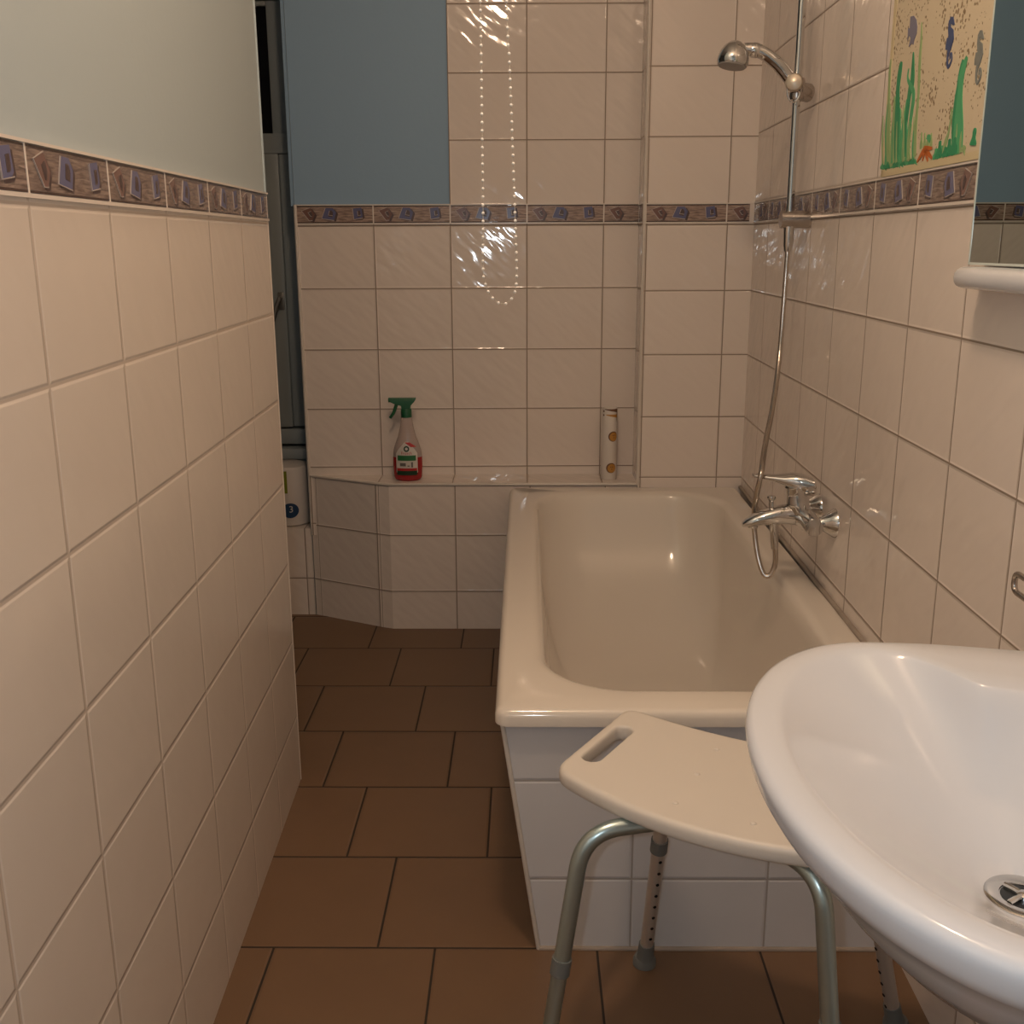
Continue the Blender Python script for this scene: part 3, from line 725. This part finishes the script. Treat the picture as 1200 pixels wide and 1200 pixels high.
bm = bmesh.new(); rg = []
for s, k in ((1.642,.35),(1.638,.72),(1.630,.92),(1.618,1.0),(1.55,1.0),(1.10,1.0)):
    pr = []
    for j in range(20):
        t = 2*PI*j/20; cx = .026+.026*math.copysign(abs(math.cos(t))**.75, math.cos(t))*1.0; cz = 1.247+.0165*math.copysign(abs(math.sin(t))**.75, math.sin(t))*k
        pr.append(RIGHT.p(s, cz, .0005+(cx)*k))
    rg.append(pr)
loft(bm, rg); keep(fin(bm, 'ledge_body', M['ceramic'], smooth=60), sh)
tr = empty('towel_rail', RIGHT.p(1.2, .85, 0), 'bent chrome towel rail on the right wall above the washbasin', 'towel rail')
bm = bmesh.new()
tube(bm, fillet([(.664,1.02,.864),(.664,1.372,.864),(.664,1.372,.838),(.664,1.02,.838)], .0125, 10), .0042, 12); keep(fin(bm, 'rail_loop', M['chrome_satin']), tr)
bm = bmesh.new(); lathe(bm, [(.02,0),(.02,.006),(.008,.010),(.008,.027)], RIGHT.p(1.03,.849,0), (-1,0,0), 20); box(bm, .660,.668,1.022,1.038,.832,.866); keep(fin(bm, 'rail_mount', M['chrome_satin']), tr)

# ------------------------------------------------------------------ painted sea panel on the wall
mur = empty('painted_panel', RIGHT.p(1.8, 1.43, 0), 'textured cream wall panel painted with green seaweed and sea animals', 'wall panel')
mm, nt, b = nmat('speckled_roughcast')
tc = nt.nodes.new('ShaderNodeTexCoord')
vo = nt.nodes.new('ShaderNodeTexVoronoi'); vo.inputs['Scale'].default_value = 120; nt.links.new(tc.outputs['Object'], vo.inputs['Vector'])
nz = nt.nodes.new('ShaderNodeTexNoise'); nz.inputs['Scale'].default_value = 14; nz.inputs['Detail'].default_value = 4; nt.links.new(tc.outputs['Object'], nz.inputs['Vector'])
th = mth(nt, 'MULTIPLY', mth(nt, 'SUBTRACT', nz.outputs['Fac'], .30), 1.25)
mr = nt.nodes.new('ShaderNodeMapRange'); mr.inputs[1].default_value = -.03; mr.inputs[2].default_value = .05
nt.links.new(mth(nt, 'SUBTRACT', vo.outputs['Distance'], th), mr.inputs[0])
mx = nt.nodes.new('ShaderNodeMix'); mx.data_type = 'RGBA'; mx.inputs[6].default_value = (.29,.21,.12,1); mx.inputs[7].default_value = (.66,.565,.41,1)
nt.links.new(mr.outputs[0], mx.inputs[0]); nt.links.new(mx.outputs[2], b.inputs['Base Color']); b.inputs['Roughness'].default_value = .6
bp = nt.nodes.new('ShaderNodeBump'); bp.inputs['Distance'].default_value = .0015; bp.inputs['Strength'].default_value = .7; nt.links.new(mr.outputs[0], bp.inputs['Height']); nt.links.new(bp.outputs['Normal'], b.inputs['Normal'])
bm = bmesh.new(); wpoly(bm, RIGHT, [(1.28,1.4215),(2.163,1.4215),(2.163,1.93),(1.28,1.93)], -.002, .004)
keep(fin(bm, 'panel_board', mm, smooth=0), mur)
bm = bmesh.new(); yb = simple('pale_yellow_panel_rim', (.64,.545,.34), .5)
for pts in ([(2.150,1.4215),(2.166,1.4215),(2.166,1.93),(2.150,1.93)], [(1.28,1.4205),(2.166,1.4205),(2.166,1.433),(1.28,1.433)]): wpoly(bm, RIGHT, pts, .001, .0048)
keep(fin(bm, 'panel_rim', yb, smooth=0), mur)
G1 = simple('deep_green_paint', (.03,.29,.13), .5); G2 = simple('mid_green_paint', (.08,.40,.18), .5); G3 = simple('thin_light_green_paint', (.30,.44,.20), .55)
def weed(pts, w0, mat, tip=.15):
    P = spline([(a, b, 0) for a, b in pts], 8); bm = bmesh.new(); n = len(P); w0 *= 1.75
    stroke(bm, RIGHT, [(p.x, p.y) for p in P], [w0*((1-t)**.6*(1-tip)+tip)*(1+.22*math.sin(9*t+w0*900)) for t in [i/(n-1) for i in range(n)]], .004, .0047 + random.random()*.0006)
    keep(fin(bm, 'seaweed_blade', mat, smooth=0), mur)
def rw(px, py):
    """photograph reading turned once into wall coordinates (along the wall, height)"""
    d = _m @ Vector(((px-600)/1234, (600-py)/1234, -1)); o = Vector((0,0,1.30)); n = RIGHT.N
    h = o + d*((RIGHT.O-o).dot(n)/d.dot(n)); return ((h-RIGHT.O).dot(RIGHT.S), h.z)
def rwc(px, py, cx, cy, x0=1030, y0=0, sc=130/1200): return rw(x0+px*sc, y0+py*sc)
A_ = lambda *q: [rwc(a, b, 0, 0) for a, b in q]            # upper half of the panel
B_ = lambda *q: [rwc(a, b, 0, 0, 1030, 100) for a, b in q]  # lower half
weed(B_((215,880),(225,560),(225,200),(235,0))+A_((255,760),(272,665)), .020, G1)
weed(B_((290,790),(300,500),(340,220),(365,40))+A_((385,900),(395,720),(400,565)), .017, G1)
weed(B_((120,880),(115,560),(130,240),(140,0))+A_((145,760),(160,640)), .012, G3)
weed(B_((85,890),(90,600),(120,300),(120,60)), .010, G2)
weed(B_((160,880),(170,600),(185,320),(195,120)), .011, G3)
weed(B_((330,780),(345,560),(375,330),(400,80))+A_((340,860),(350,740)), .010, G2)
weed(B_((405,780),(420,480),(450,150))+A_((460,880),(470,640),(485,420),(490,240)), .009, G3)
weed(B_((260,850),(270,600),(300,380),(330,150)), .010, G2)
for i in range(15):
    x = 75+i*24+random.uniform(-8,8); top = random.uniform(150, 560)
    weed(B_((x,860-i*4), (x+random.uniform(-8,14),(860+top)/2), (x+random.uniform(0,28),top)), .0055, (G3,G2,G3)[i % 3])
for i in range(8):
    x = 830+i*12; weed(B_((x,760-i*4), (x+4,600), (x+14,random.uniform(330,520))), .006, (G2,G3)[i % 2])
for i in range(4):
    x = 480+i*35; weed(B_((x,690), (x+8,600), (x+10,random.uniform(500,560))), .007, G3)
weed(B_((880,720),(890,480),(900,200),(915,0))+A_((930,800),(985,610)), .020, G2)
weed(B_((850,720),(850,420),(868,150),(890,0))+A_((910,790),(940,640)), .012, G1)
weed(B_((720,790),(745,640),(790,480),(820,250)), .007, G3)
weed(B_((1048,650),(1060,560),(1075,460)), .012, G1)
weed(B_((560,600),(570,560),(575,530)), .014, G2)
weed(B_((940,720),(950,690),(960,650)), .012, G3)
for x0_, x1_, yb_, yt_ in ((60,420,870,800),(640,890,760,600)):
    k = 0
    for i in range(13):
        x = x0_+(x1_-x0_)*i/12; hh = random.uniform(.5, 1.2)
        yy = yb_ + (-60 if x0_ < 100 else -60)*(i/12) + (40 if x0_ < 100 else 40)
        weed(B_((x, yy), (x+4, yy-(yb_-yt_)*.5*hh), (x+10, yy-(yb_-yt_)*hh)), .015, (G1, G2)[i % 3 == 0])
def shape(name, pts, mat, label=None):
    bm = bmesh.new(); wpoly(bm, RIGHT, pts, .004, .0050); o = keep(fin(bm, name, mat, smooth=0), mur)
    if label: o['label'] = label
    return o
FB = simple('grey_violet_paint', (.20,.195,.27), .5); SB = simple('ink_blue_paint', (.055,.085,.20), .5); SG = simple('grey_green_violet_paint', (.20,.22,.21), .5); OR = simple('burnt_orange_paint', (.55,.14,.02), .5)
shape('painted_fish', A_((370,180),(405,170),(432,210),(442,290),(436,360),(410,430),(398,485),(388,465),(350,508),(372,410),(355,380),(337,440),(345,300),(362,310)), FB, 'grey-violet painted fish')
def seahorse(dx, dy, sc, mat, label):
    f = lambda *q: A_(*[(820+dx+(a-820)*sc, 450+dy+(b-450)*sc) for a, b in q])
    o = shape('painted_seahorse', f((812,180),(835,180),(842,225),(850,265),(830,272),(812,250),(806,290),(835,320),(840,420),(815,510),(792,570),(772,540),(750,540),(755,480),(768,410),(785,405),(780,330),(788,230)), mat, label)
    P = spline([(p[0], p[1], 0) for p in f((785,540),(772,620),(770,690),(780,725),(802,690),(818,640),(815,580),(800,590),(798,640))], 6)
    bm = bmesh.new(); stroke(bm, RIGHT, [(p.x,p.y) for p in P], [.0072*(1-.65*i/len(P)) for i in range(len(P))], .004, .0051); keep(fin(bm, 'curled_tail', mat, smooth=0), o)
seahorse(0, 0, 1, SB, 'blue painted seahorse'); seahorse(318, 160, 1.05, SG, 'grey painted seahorse')
bm = bmesh.new()
for q in (((520,690),(440,830)),((525,700),(500,815)),((530,700),(560,825)),((530,690),(605,790)),((520,685),(608,680))):
    a, b_ = B_(*q); stroke(bm, RIGHT, [a, ((a[0]+b_[0])/2,(a[1]+b_[1])/2), b_], [.010,.0085,.004], .0045, .0052)
keep(fin(bm, 'painted_starfish', OR, smooth=0), mur)

# ------------------------------------------------------------------ bead chain of a blind
CY = 1.90
def cxy(px, py):
    d = _m @ Vector(((px-600)/1234, (600-py)/1234, -1)); o = Vector((0,0,1.30)); return o + d*(CY/d.y)
cp = [cxy(*q) for q in ((563,8),(564.5,120),(566,240),(566,315),(569.5,335),(577,349),(588,356.5),(598,352),(604,340),(605.5,322),(604.5,280),(601,180),(597,70),(594,8))]
ZT = CEIL-.055
topl = Vector((cp[0].x-.010, CY, ZT)); topr = Vector((cp[-1].x-.026, CY, ZT))
chain = empty('bead_chain', (cp[6].x, CY, ZT), 'white bead pull chain hanging in a long loop above the bathtub edge', 'chain')
cpath = spline([topl, topl.lerp(cp[0], .5)]+cp+[topr.lerp(cp[-1], .5), topr], 12)
bm = bmesh.new(); tube(bm, resample(cpath, .012), .00055, 6); keep(fin(bm, 'chain_cord', M['cord']), chain)
bm = bmesh.new(); bmesh.ops.create_uvsphere(bm, u_segments=12, v_segments=8, radius=.0027)
for f in bm.faces: f.smooth = True
bme = bpy.data.meshes.new('bead'); bm.to_mesh(bme); bm.free(); bme.materials.append(M['bead'])
cs = resample(cpath, .0135)[1:-1]
shown = sorted(cs, key=lambda p: p.z)[:100]; zlim = shown[-1].z
for p in shown:
    o = bpy.data.objects.new('bead', bme); COL.objects.link(o); o.location = p - chain.location; o.parent = chain
bm = bmesh.new()
for p in cs:
    if p.z > zlim: bmesh.ops.create_icosphere(bm, subdivisions=1, radius=.0027, matrix=Matrix.Translation(p))
up_ = keep(fin(bm, 'upper_beads', M['bead'], smooth=80), chain); up_['kind'] = 'stuff'
wd = empty('blind_winder', (cp[6].x, CY, CEIL), 'white blind winder on the ceiling holding the bead chain', 'blind winder')
bm = bmesh.new(); box(bm, topl.x-.02, topr.x+.02, CY-.025, CY+.025, ZT-.004, CEIL-.0005); bevel(bm, .006, 2); keep(fin(bm, 'winder_case', M['plaster']), wd)

# ------------------------------------------------------------------ things on the ledge
def text_mesh(txt, size):
    cu = bpy.data.curves.new('t', 'FONT'); cu.body = txt; cu.size = size; cu.align_x = 'CENTER'; cu.align_y = 'CENTER'; cu.extrude = .0002; cu.resolution_u = 2
    o = bpy.data.objects.new('t', cu); COL.objects.link(o); bpy.context.view_layer.update()
    me = bpy.data.meshes.new_from_object(o.evaluated_get(bpy.context.evaluated_depsgraph_get())); bpy.data.objects.remove(o); return me
bx, by, bz = -.402, 3.508, LZ + .0005
bot = empty('spray_bottle', (bx, by, bz), 'cleaner spray bottle with green trigger head and red liquid on the ledge', 'bottle')
PR = [(.0,.036,.022),(.004,.043,.026),(.012,.0475,.029),(.05,.050,.031),(.085,.050,.031),(.105,.047,.029),(.125,.0405,.026),(.150,.031,.022),(.175,.0245,.019),(.200,.0205,.0175),(.222,.0175,.016),(.228,.0165,.0155)]
def prof_at(z):
    for (z0,a0,b0),(z1,a1,b1) in zip(PR, PR[1:]):
        if z0 <= z <= z1: t = (z-z0)/(z1-z0); return a0+(a1-a0)*t, b0+(b1-b0)*t
    return PR[-1][1:]
def el(z, off=0, n=40):
    a, b_ = prof_at(z); return [(bx+(a+off)*math.cos(2*PI*k/n), by+(b_+off)*math.sin(2*PI*k/n), bz+z) for k in range(n)]
plastic = simple('milky_clear_plastic', (.82,.70,.66), .22, trans=.55)
redl = simple('red_cleaning_liquid', (.36,.018,.022), .18)
bm = bmesh.new(); zs = [0,.004,.012,.03,.05,.07,.082]
loft(bm, [el(z) for z in zs], True, False); keep(fin(bm, 'liquid', redl, smooth=60), bot)
bm = bmesh.new(); zs = [.082,.095,.105,.115,.125,.1375,.15,.1625,.175,.19,.2,.212,.222,.228]
loft(bm, [el(z) for z in zs], False, True); keep(fin(bm, 'bottle_body', plastic, smooth=60), bot)
def on(xx, z, off):
    """point on the bottle front, xx across"""
    a, b_ = prof_at(z); c = max(-1, min(1, xx/(a+off))); return Vector((bx+xx, by-(b_+off)*math.sqrt(max(0, 1-c*c)), bz+z))
def patch(name, halfw, z0, z1, mat, off, par, xc=0., skew=0.):
    bm = bmesh.new(); g = []
    for i in range(9):
        z = z0+(z1-z0)*i/8; hw = halfw(z) if callable(halfw) else halfw
        g.append([bm.verts.new(on(xc+skew*(i/8-.5)+hw*(j/6-1), z, off)) for j in range(13)])
    for a, b_ in zip(g, g[1:]):
        for j in range(12): bm.faces.new((a[j],a[j+1],b_[j+1],b_[j]))
    return keep(fin(bm, name, mat, smooth=60), par)
Wl = simple('white_label_paper', (.68,.63,.58), .4); Gl = simple('green_label_print', (.03,.16,.055), .4); Rl = simple('red_label_print', (.50,.03,.03), .4); Dl = simple('dark_green_label_print', (.015,.05,.025), .4)
lab = patch('label', lambda z: .036 if z < .10 else max(.006, .036-(z-.10)*.85), .030, .136, Wl, .0007, bot)
patch('green_band', .031, .072, .090, Gl, .0013, lab)
patch('foot_band', .034, .022, .037, Dl, .0014, lab)
patch('pink_band', .034, .037, .046, Rl, .0013, lab)
patch('red_ribbon', .009, .118, .134, Rl, .0016, lab, xc=.013, skew=-.022)
bm = bmesh.new()
for k in range(24):   # plain ring emblem
    t0, t1 = 2*PI*k/24, 2*PI*(k+1)/24
    v = [on(.000+r*math.cos(t), .112+r*1.05*math.sin(t), .0017) for r, t in ((.0095,t0),(.0095,t1),(.0048,t1),(.0048,t0))]
    bm.faces.new([bm.verts.new(q) for q in v])
keep(fin(bm, 'ring_emblem', Dl, smooth=0), lab)
def wrap_text(txt, size, z, mat, par, off=.0019, xc=0., nm='label_text'):
    me = text_mesh(txt, size)
    for v in me.vertices: v.co = on(xc+v.co.x, z+v.co.y, off+v.co.z)
    return keep(link(nm, me, mat), par)
wrap_text('Frosch', .0135, .0975, Rl, lab)
bm = bmesh.new()
for xx, z0, hw, hh in ((-.013,.0585,.010,.0055),(.018,.058,.003,.009),(.006,.054,.0035,.002)):
    v = [on(xx+a*hw, z0+b_*hh, .0016) for a, b_ in ((-1,-1),(1,-1),(1,1),(-1,1))]; bm.faces.new([bm.verts.new(q) for q in v])
keep(fin(bm, 'label_picture', simple('grey_label_print', (.16,.15,.14), .5), smooth=0), lab)
GR = simple('green_trigger_plastic', (.012,.105,.042), .38)
bm = bmesh.new(); lathe(bm, [(.0185,.216),(.0185,.240),(.0165,.245)], (bx,by,bz), (0,0,1), 24)
rg = []
for z, x0_, x1_, hy in ((.240,-.014,.013,.013),(.255,-.016,.016,.0125),(.262,-.040,.022,.012),(.268,-.052,.028,.0115),(.276,-.053,.033,.0105),(.281,-.050,.034,.0085)):
    rg.append([(bx+x0_, by-hy, bz+z), (bx+x1_, by-hy, bz+z), (bx+x1_, by+hy, bz+z), (bx+x0_, by+hy, bz+z)])
loft(bm, rg); lathe(bm, [(.008,0),(.008,.008),(.005,.009)], (bx-.0505,by,bz+.2735), (-1,0,0), 16)
hd = keep(fin(bm, 'spray_head', GR), bot)
bm = bmesh.new(); tube(bm, spline([(bx-.030,by,bz+.266),(bx-.036,by,bz+.248),(bx-.043,by,bz+.230),(bx-.055,by,bz+.213)], 5), [.006]*8+[.0055]*4+[.005]*4, 10); keep(fin(bm, 'trigger', GR), hd)

# white tube with two orange round motifs
rx, ry = .282, 3.523
rol = empty('decorated_tube', (rx, ry, LZ), 'white upright tube with two round orange pictures on the tiled ledge', 'tube')
WT = simple('white_printed_tube', (.72,.66,.60), .45); 
bm = bmesh.new(); lathe(bm, [(.026,.0005),(.027,.003),(.027,.242),(.026,.245),(.024,.245),(.024,.235),(.0005,.234)], (rx,ry,LZ), (0,0,1), 32); keep(fin(bm, 'tube_body', WT), rol)
OM = simple('orange_print', (.50,.24,.045), .5); BM = simple('brown_print', (.15,.07,.035), .5)
def disc(name, a0, z0, r, mat, off, par, n=22, sq=1.):
    bm = bmesh.new(); c = bm.verts.new((0,0,0)); R_ = .027+off; vs = []
    def at(dx, dz): a = -PI/2+a0+dx/R_; return (rx+R_*math.cos(a), ry+R_*math.sin(a), LZ+z0+dz)
    c.co = at(0,0)
    rings_ = [[bm.verts.new(at(r*q/5*math.cos(2*PI*k/n), r*q/5*sq*math.sin(2*PI*k/n))) for k in range(n)] for q in range(1, 6)]
    for k in range(n):
        bm.faces.new((c, rings_[0][k], rings_[0][(k+1) % n]))
        for a_, b2 in zip(rings_, rings_[1:]): bm.faces.new((a_[k], b2[k], b2[(k+1) % n], a_[(k+1) % n]))
    return keep(fin(bm, name, mat, smooth=0), par)
for a0, z0 in ((.45,.150),(.25,.042)):
    rim = disc('round_picture', a0, z0, .0175, BM, .0005, rol)
    disc('picture_centre', a0+.06, z0-.001, .0150, OM, .0009, rim)
    for dx, dz in ((.11,.0035),(-.12,.0035),(0,-.004)): disc('picture_mark', a0+.06+dx, z0+dz, .0018, BM, .0013, rim)
def bandp(z0, z1, a0, a1, mat, nm):
    bm = bmesh.new(); g = []
    for z in (z0, z1): g.append([bm.verts.new((rx+.0275*math.cos(-PI/2+a0+(a1-a0)*k/10), ry+.0275*math.sin(-PI/2+a0+(a1-a0)*k/10), LZ+z+.010*(k/10 if z == z0 else 0)*-1)) for k in range(11)])
    for k in range(10): bm.faces.new((g[0][k],g[0][k+1],g[1][k+1],g[1][k]))
    keep(fin(bm, nm, mat, smooth=60), rol)
bandp(.2405,.243,-.7,1.1,BM,'printed_line'); bandp(.222,.2245,-.5,1.1,OM,'printed_line'); bandp(.205,.242,.95,1.1,BM,'printed_line')
disc('printed_dot', -.85, .235, .0032, BM, .0006, rol); disc('printed_dot', -.85, .222, .0032, BM, .0006, rol)

# wrapped paper roll pack on the step below the window
pk = empty('paper_roll_pack', (-.86, 3.68, NZ), 'white wrapped paper roll pack with blue circle marked 3 on the step below the window', 'roll pack')
WP = simple('white_film_wrap', (.62,.58,.55), .35, bump=.2, bscale=60)
bm = bmesh.new(); PKR = .078; px_, py_ = -.852, 3.680
lathe(bm, [(.066,.001),(.076,.008),(PKR,.02),(PKR,.205),(.074,.215),(.05,.222),(.0005,.224)], (px_,py_,NZ), (0,0,1), 40); pkb = keep(fin(bm, 'pack_body', WP), pk)
def onp(dx, dz, off): a = -PI/2+dx/PKR; return Vector((px_+(PKR+off)*math.cos(a), py_+(PKR+off)*math.sin(a), NZ+dz))
PC = (.018, .062)
bm = bmesh.new(); c = bm.verts.new(onp(PC[0],PC[1],.001))
rg = [[bm.verts.new(onp(PC[0]+.030*q/6*math.cos(2*PI*k/28), PC[1]+.027*q/6*math.sin(2*PI*k/28), .001)) for k in range(28)] for q in range(1, 7)]
for k in range(28):
    bm.faces.new((c, rg[0][k], rg[0][(k+1) % 28]))
    for a_, b2 in zip(rg, rg[1:]): bm.faces.new((a_[k], b2[k], b2[(k+1) % 28], a_[(k+1) % 28]))
cir = keep(fin(bm, 'blue_circle', simple('navy_print', (.012,.045,.115), .4), smooth=0), pk)
me = text_mesh('3', .034)
for v in me.vertices: v.co = onp(PC[0]+.003+v.co.x, PC[1]+.004+v.co.y, .0016+v.co.z)
keep(link('numeral', me, simple('white_print', (.6,.6,.6), .5)), cir)
bm = bmesh.new(); g = [[bm.verts.new(onp(-.06+.072*k/10, z, .001)) for k in range(11)] for z in (.125, .205)]
for k in range(10): bm.faces.new((g[0][k],g[0][k+1],g[1][k+1],g[1][k]))
keep(fin(bm, 'green_print', simple('lime_print', (.20,.24,.02), .5), smooth=60), pk)
